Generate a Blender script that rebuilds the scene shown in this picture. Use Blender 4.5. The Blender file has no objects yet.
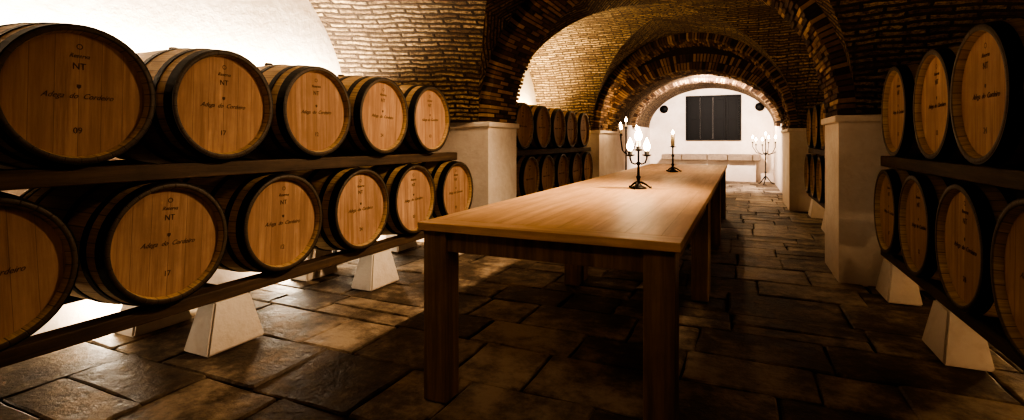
import bpy, bmesh, math, random
from mathutils import Vector, Matrix
random.seed(7)
C = bpy.context.scene.collection
pi = math.pi
XC=-0.88; S=1.36; B=1.72; H=1.72; PW=1.6; WW=2.85

# ---------------------------------------------------------------- materials
def newmat(name):
    m=bpy.data.materials.new(name); m.use_nodes=True
    nt=m.node_tree; nt.nodes.clear()
    o=nt.nodes.new('ShaderNodeOutputMaterial'); p=nt.nodes.new('ShaderNodeBsdfPrincipled')
    nt.links.new(p.outputs[0],o.inputs[0])
    return m,nt,p
class G:
    def __init__(s,nt): s.nt=nt
    def n(s,t,**k):
        nd=s.nt.nodes.new(t)
        for a,b in k.items(): setattr(nd,a,b)
        return nd
    def l(s,a,b): s.nt.links.new(a,b)
    def math(s,op,a,b=None,c=None):
        nd=s.n('ShaderNodeMath',operation=op)
        for i,v in enumerate((a,b,c)):
            if v is None: continue
            if isinstance(v,(int,float)): nd.inputs[i].default_value=v
            else: s.l(v,nd.inputs[i])
        return nd.outputs[0]
    def noise(s,vec,scale,detail=4,rough=.55):
        nd=s.n('ShaderNodeTexNoise'); nd.inputs['Scale'].default_value=scale
        nd.inputs['Detail'].default_value=detail; nd.inputs['Roughness'].default_value=rough
        if vec is not None: s.l(vec,nd.inputs['Vector'])
        return nd.outputs['Fac']
    def ramp(s,fac,stops):
        nd=s.n('ShaderNodeValToRGB'); s.l(fac,nd.inputs[0])
        e=nd.color_ramp.elements
        while len(e)<len(stops): e.new(.5)
        for i,(p,c) in enumerate(stops): e[i].position=p; e[i].color=(*c,1)
        return nd.outputs[0]
    def mapr(s,v,a,b,c,d):
        nd=s.n('ShaderNodeMapRange'); s.l(v,nd.inputs[0])
        for i,x in enumerate((a,b,c,d)): nd.inputs[i+1].default_value=x
        return nd.outputs[0]
    def mix(s,f,a,b,bt='MIX'):
        nd=s.n('ShaderNodeMix',data_type='RGBA',blend_type=bt)
        if isinstance(f,(int,float)): nd.inputs[0].default_value=f
        else: s.l(f,nd.inputs[0])
        for i,v in ((6,a),(7,b)):
            if isinstance(v,tuple): nd.inputs[i].default_value=(*v,1)
            else: s.l(v,nd.inputs[i])
        return nd.outputs[2]
    def bump(s,h,st,dist,p,prev=None):
        nd=s.n('ShaderNodeBump'); nd.inputs['Strength'].default_value=st; nd.inputs['Distance'].default_value=dist
        s.l(h,nd.inputs['Height'])
        if prev is not None: s.l(prev,nd.inputs['Normal'])
        if p is not None: s.l(nd.outputs[0],p.inputs['Normal'])
        return nd.outputs[0]
    def obj(s): return s.n('ShaderNodeTexCoord').outputs['Object']
    def mapping(s,v,sc):
        nd=s.n('ShaderNodeMapping'); s.l(v,nd.inputs[0]); nd.inputs['Scale'].default_value=sc
        return nd.outputs[0]

def mat_plaster(name,c1,c2,c3=None):
    m,nt,p=newmat(name); g=G(nt); o=g.obj()
    f=g.noise(o,1.6,6,.65); f2=g.noise(o,14,5,.6)
    col=g.ramp(f,[(.3,c2),(.62,c1)])
    sep=g.n('ShaderNodeSeparateXYZ'); g.l(o,sep.inputs[0])
    foot_mix=g.math('ADD',g.mapr(sep.outputs[2],0,.45,.75,0),g.mapr(f2,.5,.8,0,.3))  # brown mix, stronger towards the bottom and in noise patches
    nd=g.mix(g.math('MINIMUM',g.math('MULTIPLY',foot_mix,f),1.0),col,(.30,.19,.11))
    g.l(nd,p.inputs['Base Color']); p.inputs['Roughness'].default_value=.85
    b=g.bump(f2,.5,.012,None); g.bump(g.noise(o,60,3,.6),.35,.004,p,b)
    return m
plaster=mat_plaster('plaster_white',(.84,.77,.70),(.68,.59,.50))
concrete=mat_plaster('concrete_block_mat',(.84,.80,.74),(.66,.60,.52))

def mat_brick(name,chev=False):
    m,nt,p=newmat(name); g=G(nt)
    uv=g.n('ShaderNodeUVMap').outputs[0]
    wob=g.n('ShaderNodeTexNoise'); wob.inputs['Scale'].default_value=2.4; wob.inputs['Detail'].default_value=4
    g.l(uv,wob.inputs['Vector'])
    ad=g.n('ShaderNodeVectorMath',operation='MULTIPLY_ADD'); g.l(wob.outputs['Color'],ad.inputs[0]); ad.inputs[1].default_value=(.11,.11,0); g.l(uv,ad.inputs[2])
    vec=ad.outputs[0]
    if chev:
        sp=g.n('ShaderNodeSeparateXYZ'); g.l(vec,sp.inputs[0])
        pp=g.math('PINGPONG',sp.outputs[1],.62)
        row=g.math('MULTIPLY',g.math('ADD',sp.outputs[0],pp),.72)
        cb=g.n('ShaderNodeCombineXYZ'); g.l(g.math('MULTIPLY',sp.outputs[1],1.3),cb.inputs[0]); g.l(row,cb.inputs[1])
        vec=cb.outputs[0]
    br=g.n('ShaderNodeTexBrick'); g.l(vec,br.inputs['Vector'])
    br.inputs['Scale'].default_value=1; br.inputs['Brick Width'].default_value=.29; br.inputs['Row Height'].default_value=.056
    br.inputs['Mortar Size'].default_value=.014; br.inputs['Mortar Smooth'].default_value=.5; br.inputs['Bias'].default_value=0
    br.inputs['Color1'].default_value=(.66,.48,.26,1); br.inputs['Color2'].default_value=(.18,.105,.05,1); br.inputs['Mortar'].default_value=(.025,.015,.008,1)
    f=g.noise(uv,2.2,6,.7); f2=g.noise(uv,24,5,.75); f4=g.noise(uv,.9,5,.7)
    col=g.mix(g.mapr(f,.5,.75,0,.45),br.outputs['Color'],(.70,.54,.31))
    col=g.mix(br.outputs['Fac'],col,(.025,.014,.007))
    col=g.mix(g.mapr(f2,.40,.60,.9,0),col,(.04,.024,.012))
    col=g.mix(g.mapr(f4,.45,.65,.5,0),col,(.06,.035,.018))
    g.l(col,p.inputs['Base Color']); p.inputs['Roughness'].default_value=.8
    inv=g.math('SUBTRACT',1.0,br.outputs['Fac'])
    b=g.bump(inv,1.0,.06,None); g.bump(f2,.9,.022,p,b)
    return m
brick=mat_brick('brick_vault'); brickc=mat_brick('brick_herringbone',True)

def mat_attr(name,stops,rough,bscale,bdist,spec=.5,wt=(.55,.35,.25),fs=1.3):
    m,nt,p=newmat(name); g=G(nt); o=g.obj()
    at=g.n('ShaderNodeAttribute',attribute_name='tint').outputs['Fac']
    f=g.noise(o,bscale,7,.7); f3=g.noise(o,fs,7,.7)
    v=g.math('ADD',g.math('MULTIPLY',at,wt[0]),g.math('ADD',g.math('MULTIPLY',f,wt[1]),g.math('MULTIPLY',f3,wt[2])))
    col=g.ramp(v,stops); g.l(col,p.inputs['Base Color'])
    g.l(g.mapr(f,.3,.7,rough-.12,rough+.18),p.inputs['Roughness'])
    p.inputs['Specular IOR Level'].default_value=spec
    b=g.bump(f,.8,bdist,None); g.bump(g.noise(o,bscale*6,4,.65),.6,bdist*.3,p,b)
    return m
voussoir=mat_attr('brick_units',[(.3,(.035,.018,.009)),(.55,(.13,.07,.034)),(.88,(.42,.28,.15))],.8,22,.012)
tile=mat_attr('stone_tile',[(.40,(.024,.017,.011)),(.51,(.115,.084,.056)),(.63,(.40,.32,.23))],.58,5,.022,.4,(.11,.50,.46))
def simple(name,c,r=.6,met=0,ns=30,bd=.003,spec=.5):
    m,nt,p=newmat(name); g=G(nt); o=g.obj(); f=g.noise(o,ns,4,.6)
    col=g.mix(g.mapr(f,.3,.7,0,1),tuple(x*.65 for x in c),c); g.l(col,p.inputs['Base Color'])
    p.inputs['Roughness'].default_value=r; p.inputs['Metallic'].default_value=met; p.inputs['Specular IOR Level'].default_value=spec
    g.bump(f,.4,bd,p); return m
mortar=simple('mortar_dark',(.06,.038,.022),.9,0,20,.01)
grout=simple('grout',(.035,.025,.016),.9,0,20,.01)
iron=simple('wrought_iron',(.015,.013,.012),.45,.6)
hoop=simple('hoop_steel',(.022,.020,.018),.5,.5,12,.001)
ink=simple('burned_ink',(.11,.06,.03),.8)
wax=simple('candle_wax',(.85,.78,.62),.5)
dark=simple('dark_shutter_paint',(.004,.004,.004),.6,spec=.25)
stone=simple('bench_stone',(.30,.235,.17),.7,0,12,.01)
lampm=simple('lamp_housing',(.03,.03,.03),.5)
def emis(name,c,s):
    m=bpy.data.materials.new(name); m.use_nodes=True; nt=m.node_tree; nt.nodes.clear()
    o=nt.nodes.new('ShaderNodeOutputMaterial'); e=nt.nodes.new('ShaderNodeEmission'); e.inputs[0].default_value=(*c,1); e.inputs[1].default_value=s
    nt.links.new(e.outputs[0],o.inputs[0]); return m
flame=emis('flame_bulb',(1,.72,.45),36)

def mat_wood(name,base,darkc,axis,sc=8,rough=.5,plank=None,plank_axis=1,bd=.002,gap=.03,spec=.5,stain=.45,pv=.5):
    m,nt,p=newmat(name); g=G(nt); o=g.obj()
    s=[sc*3]*3; s[axis]=sc*.18
    oi=g.n('ShaderNodeObjectInfo').outputs['Random']
    off=g.n('ShaderNodeVectorMath',operation='ADD'); g.l(o,off.inputs[0]); cb=g.n('ShaderNodeCombineXYZ')
    g.l(g.math('MULTIPLY',oi,17),cb.inputs[0]); g.l(g.math('MULTIPLY',oi,9),cb.inputs[2]); g.l(cb.outputs[0],off.inputs[1])
    f=g.noise(g.mapping(off.outputs[0],tuple(s)),1,7,.7); f2=g.noise(off.outputs[0],3.5,6,.65)
    col=g.mix(g.mapr(f,.35,.65,0,1),darkc,base)
    col=g.mix(g.mapr(f2,.45,.68,0,stain),col,darkc)
    h=f
    if plank:
        sp=g.n('ShaderNodeSeparateXYZ'); g.l(o,sp.inputs[0])
        q=g.math('DIVIDE',sp.outputs[plank_axis],plank); fl=g.math('FLOOR',q); fr=g.math('FRACT',q)
        wn=g.n('ShaderNodeTexWhiteNoise',noise_dimensions='1D'); g.l(g.math('ADD',fl,g.math('MULTIPLY',oi,40)),wn.inputs['W'])
        col=g.mix(g.mapr(wn.outputs['Value'],0,1,0,pv),col,darkc)
        e=g.math('MINIMUM',fr,g.math('SUBTRACT',1.0,fr)); ed=g.mapr(e,0,gap,1,0)
        col=g.mix(g.math('MULTIPLY',ed,.6),col,tuple(x*.3 for x in darkc))
        h=g.math('SUBTRACT',f,ed)
    col=g.mix(g.math('MULTIPLY',oi,.30),col,tuple(x*.6 for x in darkc))
    g.l(col,p.inputs['Base Color']); p.inputs['Roughness'].default_value=rough; p.inputs['Specular IOR Level'].default_value=spec
    g.bump(h,.6,bd,p); return m
head=mat_wood('oak_head',(.60,.40,.27),(.30,.18,.115),2,9,.7,.085,1,.001,.02,.15,.6,.6)
tabletop=mat_wood('tabletop_wood',(.80,.55,.35),(.50,.31,.18),1,8,.5,.139,0,.0015,.012,.35,.6)
tabletop_end=mat_wood('tabletop_end_wood',(.78,.54,.35),(.48,.30,.17),0,8,.5,None,spec=.35)
tableleg=mat_wood('table_leg_wood',(.40,.26,.155),(.15,.092,.055),2,7,.55,None)
railw=mat_wood('rail_wood',(.13,.08,.045),(.04,.025,.014),1,7,.7,None,1,.004)
def mat_stave():
    m,nt,p=newmat('oak_staves'); g=G(nt); o=g.obj()
    sp=g.n('ShaderNodeSeparateXYZ'); g.l(o,sp.inputs[0])
    an=g.math('MULTIPLY',g.math('ARCTAN2',sp.outputs[1],sp.outputs[2]),30/(2*pi))
    fl=g.math('FLOOR',an); fr=g.math('FRACT',an)
    oi=g.n('ShaderNodeObjectInfo').outputs['Random']
    wn=g.n('ShaderNodeTexWhiteNoise',noise_dimensions='1D'); g.l(g.math('ADD',fl,g.math('MULTIPLY',oi,40)),wn.inputs['W'])
    cb=g.n('ShaderNodeCombineXYZ'); g.l(g.math('MULTIPLY',sp.outputs[0],2),cb.inputs[0]); g.l(g.math('MULTIPLY',an,4),cb.inputs[1]); g.l(g.math('MULTIPLY',oi,30),cb.inputs[2])
    f=g.noise(cb.outputs[0],1.5,5,.65)
    col=g.mix(g.mapr(f,.3,.7,0,1),(.30,.20,.11),(.58,.42,.24))
    col=g.mix(g.mapr(wn.outputs['Value'],0,1,0,.5),col,(.28,.18,.09))
    e=g.math('MINIMUM',fr,g.math('SUBTRACT',1.0,fr)); ed=g.mapr(e,0,.05,1,0)
    col=g.mix(g.math('MULTIPLY',ed,.8),col,(.05,.03,.015))
    ch=g.mapr(sp.outputs[0],-.006,-.001,0,.9)
    col=g.mix(ch,col,(.035,.022,.012))
    g.l(col,p.inputs['Base Color']); p.inputs['Roughness'].default_value=.55
    g.bump(g.math('SUBTRACT',f,ed),.6,.003,p); return m
stave=mat_stave()

# ---------------------------------------------------------------- helpers
def finish(name,bm,mats,smooth=False,parent=None,loc=None):
    me=bpy.data.meshes.new(name); bm.to_mesh(me); bm.free()
    for m in mats: me.materials.append(m)
    if smooth:
        for p in me.polygons: p.use_smooth=True
    ob=bpy.data.objects.new(name,me); C.objects.link(ob)
    if parent: ob.parent=parent
    if loc: ob.location=loc
    return ob
def empty(name,loc=(0,0,0)):
    e=bpy.data.objects.new(name,None); e.location=loc; e.empty_display_size=.1; C.objects.link(e); return e
def box(bm,x0,x1,y0,y1,z0,z1,mi=0,bev=0):
    vs=[bm.verts.new((x,y,z)) for x in(x0,x1) for y in(y0,y1) for z in(z0,z1)]
    fs=[]
    for q in((0,1,3,2),(4,6,7,5),(0,4,5,1),(2,3,7,6),(0,2,6,4),(1,5,7,3)):
        f=bm.faces.new([vs[i] for i in q]); f.material_index=mi; fs.append(f)
    if bev:
        es=list({e for f in fs for e in f.edges})
        r=bmesh.ops.bevel(bm,geom=es,offset=bev,segments=2,affect='EDGES',profile=.5)
        for f in r['faces']: f.material_index=mi
    return vs
def lathe(bm,prof,axis='Z',seg=32,mi=0,off=(0,0,0),smooth=True):
    rings=[]
    for (t,r) in prof:
        if r<1e-6:
            p={'Z':(0,0,t),'X':(t,0,0)}[axis]; rings.append([bm.verts.new(Vector(p)+Vector(off))])
        else:
            R=[]
            for i in range(seg):
                a=2*pi*i/seg
                p=(r*math.cos(a),r*math.sin(a),t) if axis=='Z' else (t,r*math.sin(a),r*math.cos(a))
                R.append(bm.verts.new(Vector(p)+Vector(off)))
            rings.append(R)
    for A,Bb in zip(rings,rings[1:]):
        for i in range(seg):
            j=(i+1)%seg
            if len(A)==1 and len(Bb)==1: continue
            if len(A)==1: f=bm.faces.new((A[0],Bb[i],Bb[j]))
            elif len(Bb)==1: f=bm.faces.new((A[i],Bb[0],A[j]))
            else: f=bm.faces.new((A[i],Bb[i],Bb[j],A[j]))
            f.material_index=mi; f.smooth=smooth
def tube(bm,pts,r,seg=8,mi=0):
    pts=[Vector(p) for p in pts]; rings=[]
    for i,p in enumerate(pts):
        d=(pts[min(i+1,len(pts)-1)]-pts[max(i-1,0)]).normalized()
        u=d.cross(Vector((.31,.52,.79))).normalized(); v=d.cross(u)
        rr=r[i] if isinstance(r,list) else r
        rings.append([bm.verts.new(p+(u*math.cos(2*pi*k/seg)+v*math.sin(2*pi*k/seg))*rr) for k in range(seg)])
    for A,Bb in zip(rings,rings[1:]):
        for k in range(seg):
            f=bm.faces.new((A[k],A[(k+1)%seg],Bb[(k+1)%seg],Bb[k])); f.smooth=True; f.material_index=mi
    for R in(rings[0],rings[-1]):
        f=bm.faces.new(R); f.material_index=mi

# ---------------------------------------------------------------- floor
bm=bmesh.new()
tints=[]
y=-1.0
def slab(x,x2,y,y2):
    g_=.003; z=-random.uniform(0,.006); t=random.random()
    a=[(x+g_,y+g_),(x2-g_,y+g_),(x2-g_,y2-g_),(x+g_,y2-g_)]
    a=[(p+random.uniform(-.012,.008),q+random.uniform(-.012,.010)) for p,q in a]
    cx=(x+x2)/2; cy=(y+y2)/2
    pts=[]
    for i in range(4):
        A=Vector(a[i]); Bq=Vector(a[(i+1)%4]); d=Bq-A; n=Vector((-d.y,d.x)).normalized()
        pts.append(A+d*.03); pts.append(A+d*.35+n*random.uniform(-.002,.007)); pts.append(A+d*.68+n*random.uniform(-.002,.007)); pts.append(A+d*.97)
    cc=Vector((cx,cy))
    lo=[bm.verts.new((p.x,p.y,-.03)) for p in pts]
    mid=[bm.verts.new((p.x,p.y,z-.007)) for p in pts]
    tz=(random.uniform(-.004,.004),random.uniform(-.004,.004))
    top=[]
    for p in pts:
        q=p+(cc-p).normalized()*.012
        top.append(bm.verts.new((q.x,q.y,min(0,z+tz[0]*(q.x-cx)/.3+tz[1]*(q.y-cy)/.3))))
    n=len(pts)
    bm.faces.new(top); tints.append(t)
    for i in range(n):
        j=(i+1)%n
        bm.faces.new((lo[i],lo[j],mid[j],mid[i])); f=bm.faces.new((mid[i],mid[j],top[j],top[i]))
        tints.extend([t,t])
while y<16.0:
    dy=random.uniform(.34,.54); y2=min(y+dy,16.0); x=XC-WW-random.uniform(0,.4)
    while x<XC+WW:
        dx=random.uniform(.32,.74); x2=x+dx
        if dx>.62 and random.random()<.35:
            k=random.uniform(.4,.6); slab(x,x2,y,y+(y2-y)*k); slab(x,x2,y+(y2-y)*k,y2)
        else: slab(x,x2,y,y2)
        x=x2
    y=y2
vs=[bm.verts.new(p) for p in((XC-WW-.5,-1.2,-.018),(XC+WW+.5,-1.2,-.018),(XC+WW+.5,16.2,-.018),(XC-WW-.5,16.2,-.018))]
f=bm.faces.new(vs); f.material_index=1; tints.append(0)
fl=finish('floor',bm,[tile,grout])
at=fl.data.attributes.new('tint','FLOAT','FACE'); at.data.foreach_set('value',tints)

# ---------------------------------------------------------------- walls / piers
def wallbox(name,*a,m=plaster):
    bm=bmesh.new(); box(bm,*a); return finish(name,bm,[m])
wallbox('wall_left',XC-WW-.2,XC-WW,-1.0,11.0,-.02,3.25)
wallbox('wall_right',XC+WW,XC+WW+.2,-1.0,11.0,-.02,3.25)
wallbox('wall_front',XC-WW-.2,XC+WW+.2,-1.2,-1.0,-.02,3.4)
wallbox('wall_back',XC-2.0,XC+2.0,16.0,16.2,-.02,3.0)
wallbox('wall_left_far',XC-1.9,XC-1.7,11.0,16.0,-.02,1.55)
wallbox('wall_right_far',XC+1.7,XC+1.9,11.0,16.0,-.02,1.55)
def pier(side,y0,y1):
    bm=bmesh.new()
    x0,x1=(XC-WW+.002,XC-PW) if side<0 else (XC+PW,XC+WW-.002)
    box(bm,x0,x1,y0,y1,-.015,1.30)
    a,b=(x0,x1+.03) if side<0 else (x0-.03,x1)
    box(bm,a,b,y0-.03,y1+.03,1.30,S,0,.012)
    return finish('plaster_pier',bm,[plaster])
for s_ in(-1,1):
    pier(s_,-.95,-.2); pier(s_,4.85,5.6); pier(s_,9.5,10.99)

def arch(y0,y1,a,h,s,out,rings=2,ysp=3,name='brick_arch',unit=.046):
    bm=bmesh.new(); tt=[]
    P=lambda th,r,y:(XC+(a+r)*math.cos(th),y,s+(h+r)*math.sin(th))
    N=64; ys=(y0+.018,y1-.018); L=[]
    for i in range(N+1):
        th=pi*i/N
        o=(XC+max(out[0],a+.01)*math.cos(th),s+out[1]*math.sin(th))
        q=[bm.verts.new(P(th,.018,ys[0])),bm.verts.new(P(th,.018,ys[1])),bm.verts.new((o[0],ys[1],o[1])),bm.verts.new((o[0],ys[0],o[1]))]
        L.append(q)
    for A,Bq in zip(L,L[1:]):
        for k in range(4):
            f=bm.faces.new((A[k],A[(k+1)%4],Bq[(k+1)%4],Bq[k])); f.material_index=1; tt.append(0)
    per=pi*(a+h)/2; nb=int(per/unit)
    for r in range(rings):
        r0=r*.16; r1=r0+.15
        for k in range(nb):
            w=pi/nb; t0=k*w+w*.14+random.uniform(-.05,.05)*w; t1=(k+1)*w-w*.14+random.uniform(-.05,.05)*w
            if ysp>1 and k%2: cuts=[0,.22,.5,.78,1]
            else: cuts=[0,.36,.64,1]
            if r>0: cuts=[0,1]
            for m in range(len(cuts)-1):
                ya=y0+(y1-y0)*cuts[m]+.005; yb=y0+(y1-y0)*cuts[m+1]-.005
                j=random.uniform(-.014,.012); e=random.uniform(-.012,.010)
                if m==0: ya+=e
                v=[bm.verts.new(P(t,rr,yy)) for t in(t0,t1) for rr in(r0+(j if r==0 else 0),r1) for yy in(ya,yb)]
                tv=random.random()
                for q in((0,1,3,2),(4,6,7,5),(0,4,5,1),(2,3,7,6),(0,2,6,4),(1,5,7,3)):
                    bm.faces.new([v[i] for i in q]); tt.append(tv)
    ob=finish(name,bm,[voussoir,mortar])
    at=ob.data.attributes.new('tint','FLOAT','FACE'); at.data.foreach_set('value',tt)
    return ob
arch(-.95,-.2,1.6,1.6,S,(2.1,2.1))
arch(4.85,5.6,1.6,1.6,S,(2.1,2.1))
arch(9.5,10.25,1.6,1.6,S,(2.1,2.1))
arch(10.25,11.0,1.58,1.15,S,(2.1,2.1))
arch(13.2,13.6,1.62,1.12,1.5,(1.78,1.35),rings=1)

def grid(bm,fn,nu,nv,uvl,mi):
    V=[[fn(i/nu,j/nv) for j in range(nv+1)] for i in range(nu+1)]
    W=[[bm.verts.new(V[i][j][0]) for j in range(nv+1)] for i in range(nu+1)]
    for i in range(nu):
        for j in range(nv):
            ids=((i,j),(i+1,j),(i+1,j+1),(i,j+1))
            pts=[W[a][b] for a,b in ids]
            try: f=bm.faces.new(pts)
            except ValueError: continue
            f.material_index=mi; f.smooth=True
            for lp,(a,b) in zip(f.loops,ids): lp[uvl].uv=V[a][b][1]
def vault(y0,y1,mm,wl=None,wr=None):
    bm=bmesh.new(); uvl=bm.loops.layers.uv.new('UVMap'); yc=(y0+y1)/2; a=(y1-y0)/2
    for sg in(-1,1):
        def fm(u,v):
            th=pi*u; yy0=yc+sg*(a+.05); yg=yc+sg*a*abs(math.cos(th)); yy=yy0+(yg-yy0)*v
            return (XC+B*math.cos(th),yy,S+H*math.sin(th)),(yy,th*B)
        grid(bm,fm,72,20,uvl,mm)
        wc=(wl if sg<0 else wr) or (yc,a)
        def fl_(u,v):
            ph=pi*u; xo=XC+sg*(WW+.05); xg=XC+sg*B*abs(math.cos(ph)); xx=xo+(xg-xo)*v
            k=1-v
            yy=(yc+a*math.cos(ph))*(1-k)+(wc[0]+wc[1]*math.cos(ph))*k
            return (xx,yy,S+H*math.sin(ph)),(xx,ph*(a+H)/2)
        grid(bm,fl_,72,20,uvl,0)
        if wc[0]!=yc:
            for ye,yw in((y1,wc[0]+wc[1]),(y0,wc[0]-wc[1])):
                pts=[(XC+sg*(WW+.05),ye),(XC+sg*B,ye),(XC+sg*(WW+.05),yw)]
                f=bm.faces.new([bm.verts.new((p[0],p[1],S)) for p in pts]); f.material_index=0
                for lp,p in zip(f.loops,pts): lp[uvl].uv=p
    return finish('ceiling',bm,[brick,brickc])
vault(-.2,4.85,1,wl=(1.95,2.1)); vault(5.6,9.5,1)
bm=bmesh.new(); uvl=bm.loops.layers.uv.new('UVMap')
def fb(u,v):
    th=pi*u; yy=10.9+5.15*v; return (XC+1.72*math.cos(th),yy,1.5+1.2*math.sin(th)),(yy,th*1.5)
grid(bm,fb,48,10,uvl,0); finish('ceiling',bm,[brickc])
wallbox('ceiling_slab',XC-WW-.2,XC+WW+.2,-1.2,16.2,3.48,3.58,m=mortar)

# ---------------------------------------------------------------- barrels
LB=.95
RR=.293
def rad(t): return RR+(.331-RR)*(1-(2*t/LB-1)**2)
def textmesh(body,size,shear=0,off=(0,0)):
    cu=bpy.data.curves.new('t','FONT'); cu.body=body; cu.size=size; cu.align_x='CENTER'; cu.shear=shear; cu.extrude=0.0004
    cu.resolution_u=2
    o=bpy.data.objects.new('t',cu); C.objects.link(o); bpy.context.view_layer.update()
    me=bpy.data.meshes.new_from_object(o.evaluated_get(bpy.context.evaluated_depsgraph_get()))
    bpy.data.objects.remove(o)
    return me
def barrel_mesh(num):
    bm=bmesh.new()
    xh=-.034
    lathe(bm,[(xh,0),(xh,.15),(xh,RR-.030)],'X',48,1,smooth=False)
    prof=[(xh,RR-.030),(-.002,RR-.022),(0,RR-.019),(0,RR-.003),(-.003,RR)]
    for i in range(1,20):
        t=LB*i/20; prof.append((-t,rad(t)))
    prof+=[(-LB+.003,RR),(-LB,RR-.003),(-LB,RR-.012),(-LB+.028,RR-.023)]
    lathe(bm,prof,'X',48,0)
    lathe(bm,[(-LB+.028,RR-.023),(-LB+.028,0)],'X',48,1,smooth=False)
    for (a,b) in((.002,.055),(.115,.150),(.285,.322)):
        for mir in(0,1):
            t0,t1=(a,b) if not mir else (LB-b,LB-a)
            lathe(bm,[(-t0,rad(t0)-.003),(-t0,rad(t0)+.0045),(-t1,rad(t1)+.0045),(-t1,rad(t1)-.002)],'X',48,2,smooth=False)
    lathe(bm,[(rad(.475)-.01,.03),(rad(.475)+.018,.026),(rad(.475)+.02,.02),(rad(.475)+.02,0)],'Z',16,3,off=(-.475,0,0))
    def add(body,size,yy,zz,sh=0):
        me=textmesh(body,size,sh); n0=len(bm.verts); nf=len(bm.faces)
        bm.from_mesh(me); bm.verts.ensure_lookup_table(); bm.faces.ensure_lookup_table()
        for v in bm.verts[n0:]:
            x,y_,z_=v.co; v.co=(xh+.001+z_,yy+x*.9,zz+y_)
        for f in bm.faces[nf:]: f.material_index=4
        bpy.data.meshes.remove(me)
    add('Reserva',.026,0,.160,.4); add('NT',.040,0,.110); add('Adega  do  Cordeiro',.034,0,-.015,.5); add(num,.038,0,-.165)
    for k in range(24):
        a0=2*pi*k/24; a1=2*pi*(k+1)/24
        q=[bm.verts.new((xh+.0012,.012*ss*math.cos(t),.208+.012*ss*math.sin(t))) for t,ss in((a0,1),(a1,1),(a1,.72),(a0,.72))]
        f=bm.faces.new(q); f.material_index=4
    q=[bm.verts.new((xh+.0012,a_,b_)) for a_,b_ in((-.008,.045),(.008,.045),(.008,.034),(0,.026),(-.008,.034))]
    f=bm.faces.new(q); f.material_index=4
    me=bpy.data.meshes.new('wine_barrel_mesh')
    bmesh.ops.recalc_face_normals(bm,faces=bm.faces)
    bm.to_mesh(me); bm.free()
    for m in(stave,head,hoop,railw,ink): me.materials.append(m)
    return me
BM=[barrel_mesh(n) for n in('03','09','17','12','24')]
cnt=0
def barrel(x,y,z,side):
    global cnt
    o=bpy.data.objects.new('wine_barrel',BM[cnt%5]); cnt+=1; C.objects.link(o)
    o.location=(x+random.uniform(-.012,.012),y,z)
    o.rotation_euler[0]=random.uniform(-.05,.05)
    if side>0: o.rotation_euler[2]=pi
def block(x0,x1,yc,parent):
    bm=bmesh.new(); w0,w1=.18,.11; z1=.27
    v=[bm.verts.new(p) for p in((x0-.04,yc-w0,0),(x1+.04,yc-w0,0),(x1+.04,yc+w0,0),(x0-.04,yc+w0,0),(x0,yc-w1,z1),(x1,yc-w1,z1),(x1,yc+w1,z1),(x0,yc+w1,z1))]
    for q in((3,2,1,0),(4,5,6,7),(0,1,5,4),(1,2,6,5),(2,3,7,6),(3,0,4,7)): bm.faces.new([v[i] for i in q])
    bmesh.ops.bevel(bm,geom=bm.edges[:],offset=.01,segments=2,affect='EDGES')
    finish('concrete_block',bm,[concrete],parent=parent)
def rack(xf,side,y0,y1,blocks,yu=None):
    e=empty('barrel_rack')
    f=lambda a:(xf-a if side<0 else xf+a)
    for zz0,zz1 in((.27,.336),(.957,1.036)):
        for a in(.06,.76):
            xa,xb=sorted((f(a),f(a+.10)))
            bm=bmesh.new(); box(bm,xa,xb,y0,(yu or y1) if zz0>.5 else y1,zz0,zz1,0,.006); finish('rail',bm,[railw],parent=e)
    for by in blocks:
        for a in(0.06,.72):
            xa,xb=sorted((f(a),f(a+.13))); block(xa,xb,by,e)
    for by in blocks:
        xa,xb=sorted((f(.16),f(.76)))
        bm=bmesh.new(); box(bm,xa,xb,by-.03,by+.03,.272,.312,0,.004); finish('cross_tie',bm,[railw],parent=e)
XL=-2.55; XR=.92
for k in range(-1,5): barrel(XL,1.21+.667*k,1.347,-1)
for k in range(-1,5): barrel(XL,1.585+.688*k,.647,-1)
rack(XL,-1,.2,4.72,(.6,1.95,3.25,4.45),4.42)
for k in range(5): barrel(XR,4.12-.667*k,1.347,1)
for k in range(5): barrel(XR,4.40-.665*k,.647,1)
rack(XR,1,1.2,4.75,(2.1,3.45,4.55))
for X,sd in((XL,-1),(XR,1)):
    for k in range(5): barrel(X,6.02+.685*k,1.347,sd)
    for k in range(5): barrel(X,6.25+.685*k,.647,sd)
    rack(X,sd,5.7,9.4,(6.1,7.5,8.9))

# ---------------------------------------------------------------- tables
TZ=.79
def table(y0,y1):
    e=empty('wooden_table'); x0,x1=-1.31,-.195
    bm=bmesh.new(); box(bm,x0,x1,y0+.12,y1-.12,TZ-.035,TZ,0,.003); finish('top_boards',bm,[tabletop],parent=e)
    for a,b in((y0,y0+.12),(y1-.12,y1)):
        bm=bmesh.new(); box(bm,x0,x1,a,b,TZ-.035,TZ,0,.003); finish('breadboard_end',bm,[tabletop_end],parent=e)
    L=.115; i=.02
    for xx in(x0+i,x1-i-L):
        for yy in(y0+i,y1-i-L):
            bm=bmesh.new(); box(bm,xx,xx+L,yy,yy+L,0,TZ-.035,0,.005); finish('leg',bm,[tableleg],parent=e)
    bm=bmesh.new()
    for yy in(y0+.035,y1-.06): box(bm,x0+i+L,x1-i-L,yy,yy+.025,TZ-.125,TZ-.035)
    for xx in(x0+.035,x1-.06): box(bm,xx,xx+.025,y0+i+L,y1-i-L,TZ-.125,TZ-.035)
    finish('apron',bm,[tableleg],parent=e)
table(1.87,3.99); table(4.0,6.12); table(6.13,8.25)

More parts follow.
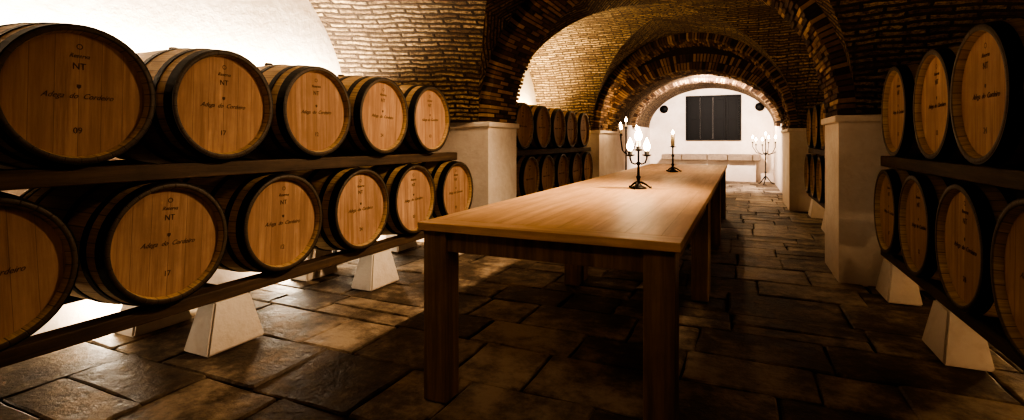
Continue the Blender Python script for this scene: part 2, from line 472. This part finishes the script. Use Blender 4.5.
# ---------------------------------------------------------------- candle holders
def bulb(bm,x,y,z,sc=1):
    lathe(bm,[(0,.012*sc),(.012*sc,.02*sc),(.03*sc,.024*sc),(.05*sc,.017*sc),(.075*sc,.006*sc),(.09*sc,0)],'Z',12,2,off=(x,y,z))
def candle(bm,x,y,z,h,r=.013,sc=1):
    lathe(bm,[(-.006,.012),(0,.032),(.008,.036),(.008,.016),(.03,.018),(.03,r)],'Z',16,0,off=(x,y,z))
    lathe(bm,[(.01,r),(h,r),(h,r*.4)],'Z',14,1,off=(x,y,z))
    bulb(bm,x,y,z+h,sc)
def point(name,loc,e,col,r=.03):
    l=bpy.data.lights.new(name,'POINT'); l.energy=e; l.color=col; l.shadow_soft_size=r
    o=bpy.data.objects.new(name,l); o.location=loc; C.objects.link(o); return o
WARM=(1,.68,.38)
def candlestick(x,y,arms,zt):
    bm=bmesh.new()
    for k in range(3):
        a=2*pi*k/3+.4
        tube(bm,[(.015*math.cos(a),.015*math.sin(a),.05),(.05*math.cos(a),.05*math.sin(a),.035),(.085*math.cos(a),.085*math.sin(a),.010),(.098*math.cos(a),.098*math.sin(a),.010)],[.009,.008,.007,.009])
    lathe(bm,[(.002,0),(.002,.062),(.010,.062),(.02,.035),(.035,.018),(.06,.010),(.09,.018),(.10,.010),(zt*.6,.008),(zt*.6+.015,.018),(zt*.6+.03,.008),(zt,.008)],'Z',20,0)
    if arms:
        for k in range(arms):
            a=2*pi*k/arms+.35; c,s=math.cos(a),math.sin(a); z0=zt-.04
            tube(bm,[(0,0,z0-.05),(.025*c,.025*s,z0-.065),(.05*c,.05*s,z0-.055),(.062*c,.062*s,z0-.02),(.062*c,.062*s,z0)],.006)
            candle(bm,.062*c,.062*s,z0,.04,.014,1.1)
        candle(bm,0,0,zt,.075,.014,1.2)
    else:
        candle(bm,0,0,zt,.15,.022,.6)
    return finish('iron_candlestick',bm,[iron,wax,flame],loc=(x,y,TZ))
candlestick(-.71,3.88,2,.29); candlestick(-.73,6.15,0,.29)
def candelabra(x,y,h,R0,n,z0=.25):
    bm=bmesh.new()
    for k in range(3):
        a=2*pi*k/3+.3; c,s=math.cos(a),math.sin(a)
        tube(bm,[(0,0,.22),(.06*c,.06*s,.16),(.14*c,.14*s,.05),(.20*c,.20*s,.015),(.23*c,.23*s,.022)],[.014,.012,.012,.012,.014])
    lathe(bm,[(.12,0),(.12,.014),(.3,.014),(.32,.03),(.34,.014),(h*.55,.012),(h*.55+.02,.028),(h*.55+.04,.012),(h-.22,.012)],'Z',16,0)
    candle(bm,0,0,h-.22,.13,.016,1.0)
    for k in range(n):
        a=2*pi*k/n+z0; c,s=math.cos(a),math.sin(a); R=R0; z=h-.36+.06*(k%2)
        pts=[(0,0,h*.60),(.3*R*c,.3*R*s,h*.58-.02),(.7*R*c,.7*R*s,h*.60),(R*c,R*s,z-.10),(R*c,R*s,z)]
        tube(bm,pts,.008); candle(bm,R*c,R*s,z,.12,.016,1.0)
    return finish('floor_candelabra',bm,[iron,wax,flame],loc=(x,y,0))
candelabra(.58,15.0,1.40,.32,6); candelabra(-2.05,9.9,1.62,.20,3)
point('candle_light',(-.71,3.88,TZ+.57),5,WARM,.04)
point('candle_light',(-.73,6.15,TZ+.56),3,WARM,.04)
point('candelabra_light',(.58,14.9,1.7),24,(1,.72,.5),.1)
point('candelabra_light',(-2.05,9.9,1.80),10,(1,.66,.38),.08)

# ---------------------------------------------------------------- far room
e=empty('window_1')
wx0,wx1,wz0,wz1=-1.47,-.06,1.22,2.44
bm=bmesh.new(); t=.05
box(bm,wx0-t,wx0,15.93,15.999,wz0-t,wz1+t,0,.004); box(bm,wx1,wx1+t,15.93,15.999,wz0-t,wz1+t,0,.004)
box(bm,wx0,wx1,15.93,15.999,wz1,wz1+t,0,.004); box(bm,wx0,wx1,15.93,15.999,wz0-t,wz0,0,.004); finish('frame',bm,[dark],parent=e)
bm=bmesh.new(); n=4; w=(wx1-wx0)/n
for k in range(n):
    a=wx0+k*w+.003; b=wx0+(k+1)*w-.003
    box(bm,a,b,15.965,15.999,wz0,wz1)
    for za,zb in((wz0,wz0+.08),(wz1-.08,wz1),((wz0+wz1)/2-.04,(wz0+wz1)/2+.04)): box(bm,a,b,15.945,15.965,za,zb,0,.003)
    box(bm,a,a+.06,15.946,15.965,wz0+.08,wz1-.08,0,.003); box(bm,b-.06,b,15.946,15.965,wz0+.08,wz1-.08,0,.003)
finish('shutters',bm,[dark],parent=e)
for xx in(-2.15,.47):
    bm=bmesh.new(); lathe(bm,[(0,0),(0,.10),(.02,.12),(.05,.12),(.05,0)],'Z',28,0)
    o=finish('round_wall_vent',bm,[dark]); o.rotation_euler[0]=pi/2; o.location=(xx,15.998,2.12)
bm=bmesh.new(); box(bm,-2.05,.37,15.62,15.99,0,.60,1,.015)
xx=-2.15
while xx<.44:
    x2=min(.48,xx+random.uniform(.45,.75)); box(bm,xx+.004,x2-.004,15.38+random.uniform(0,.03),15.99,.60,.77+random.uniform(-.01,.012),0,.02); xx=x2
finish('stone_bench',bm,[stone,plaster])

# ---------------------------------------------------------------- lights
def area(name,loc,rot,sx,sy,e,col):
    l=bpy.data.lights.new(name,'AREA'); l.shape='RECTANGLE'; l.size=sx; l.size_y=sy; l.energy=e; l.color=col
    o=bpy.data.objects.new(name,l); o.location=loc; o.rotation_euler=rot; C.objects.link(o)
def uplight(x,y,z,L,e,col,tilt):
    ee=bmesh.new(); box(ee,x-.05,x+.05,y-L/2,y+L/2,z-.05,z,0,.005)
    for yy in(y-L/2+.1,y+L/2-.1):
        box(ee,x-.015,x+.015,yy-.015,yy+.015,0,z-.05)
    finish('uplight_strip',ee,[lampm])
    area('uplight',(x,y,z+.008),(pi,tilt,0),.08,L,e,col)
HOT=(1,.87,.68)
uplight(XC-WW+.10,2.35,1.5,3.1,175,HOT,0)
uplight(XC-WW+.10,7.5,1.5,3.2,190,(1,.78,.46),0)
uplight(XC+WW-.10,2.6,1.5,3.0,10,(1,.74,.46),0)
uplight(XC+WW-.10,7.5,1.5,3.2,24,(1,.76,.48),0)
for yy in(.6,1.9,3.2,4.4): point('floor_light',(XC-WW+.12,yy,.15),14,HOT,.04)
for yy in(6.3,7.6,8.9):
    point('floor_light',(XC-WW+.12,yy,.15),8,WARM,.04); point('floor_light',(XC+WW-.12,yy,.15),8,WARM,.04)
for yy in(2.4,4.3): point('floor_light',(XC+WW-.12,yy,.15),10,WARM,.04)
def spot(name,loc,tgt,e,col,ang,r=.08,blend=.8):
    l=bpy.data.lights.new(name,'SPOT'); l.energy=e; l.color=col; l.spot_size=math.radians(ang); l.spot_blend=blend; l.shadow_soft_size=r
    o=bpy.data.objects.new(name,l); o.location=loc; C.objects.link(o)
    o.rotation_euler=(Vector(tgt)-Vector(loc)).to_track_quat('-Z','Y').to_euler()
KEY=(1,.71,.45)
spot('fill_spot',(.2,3.9,2.6),(-1.9,3.4,.8),370,KEY,88,.07,1)
spot('fill_spot',(-.35,.2,2.75),(-1.3,2.2,.7),38,KEY,100,.15,1)  # added fill high near the camera for table legs and barrels
spot('fill_spot',(-.8,7.0,2.95),(-.8,6.5,0),80,KEY,100,.05,1)  # added light over the second bay, stands for no visible lamp
spot('fill_spot',(-.7,11.4,2.5),(-.5,10.3,0),130,(1,.74,.45),110,.05,1)  # added spot tucked behind the arch to brighten the floor below
spot('fill_spot',(-.8,12.4,2.5),(-.8,15.2,1.0),750,(1,.82,.70),150,.08)  # added spot that lifts the far room and its end wall

w=bpy.data.worlds.new('World'); bpy.context.scene.world=w; w.use_nodes=True
w.node_tree.nodes['Background'].inputs[0].default_value=(0,0,0,1)

# ---------------------------------------------------------------- camera
cd=bpy.data.cameras.new('Camera'); cam=bpy.data.objects.new('Camera',cd); C.objects.link(cam)
cam.location=(0,0,1.15); cam.rotation_euler=(pi/2,0,math.radians(24.4))
cd.sensor_width=36; cd.lens=36*506/1024; cd.shift_y=-69/1024; cd.clip_start=.02
bpy.context.scene.camera=cam
try:
    bpy.context.scene.view_settings.look='AgX - Very High Contrast'
    bpy.context.scene.view_settings.exposure=.3
except Exception as ex: print(ex)
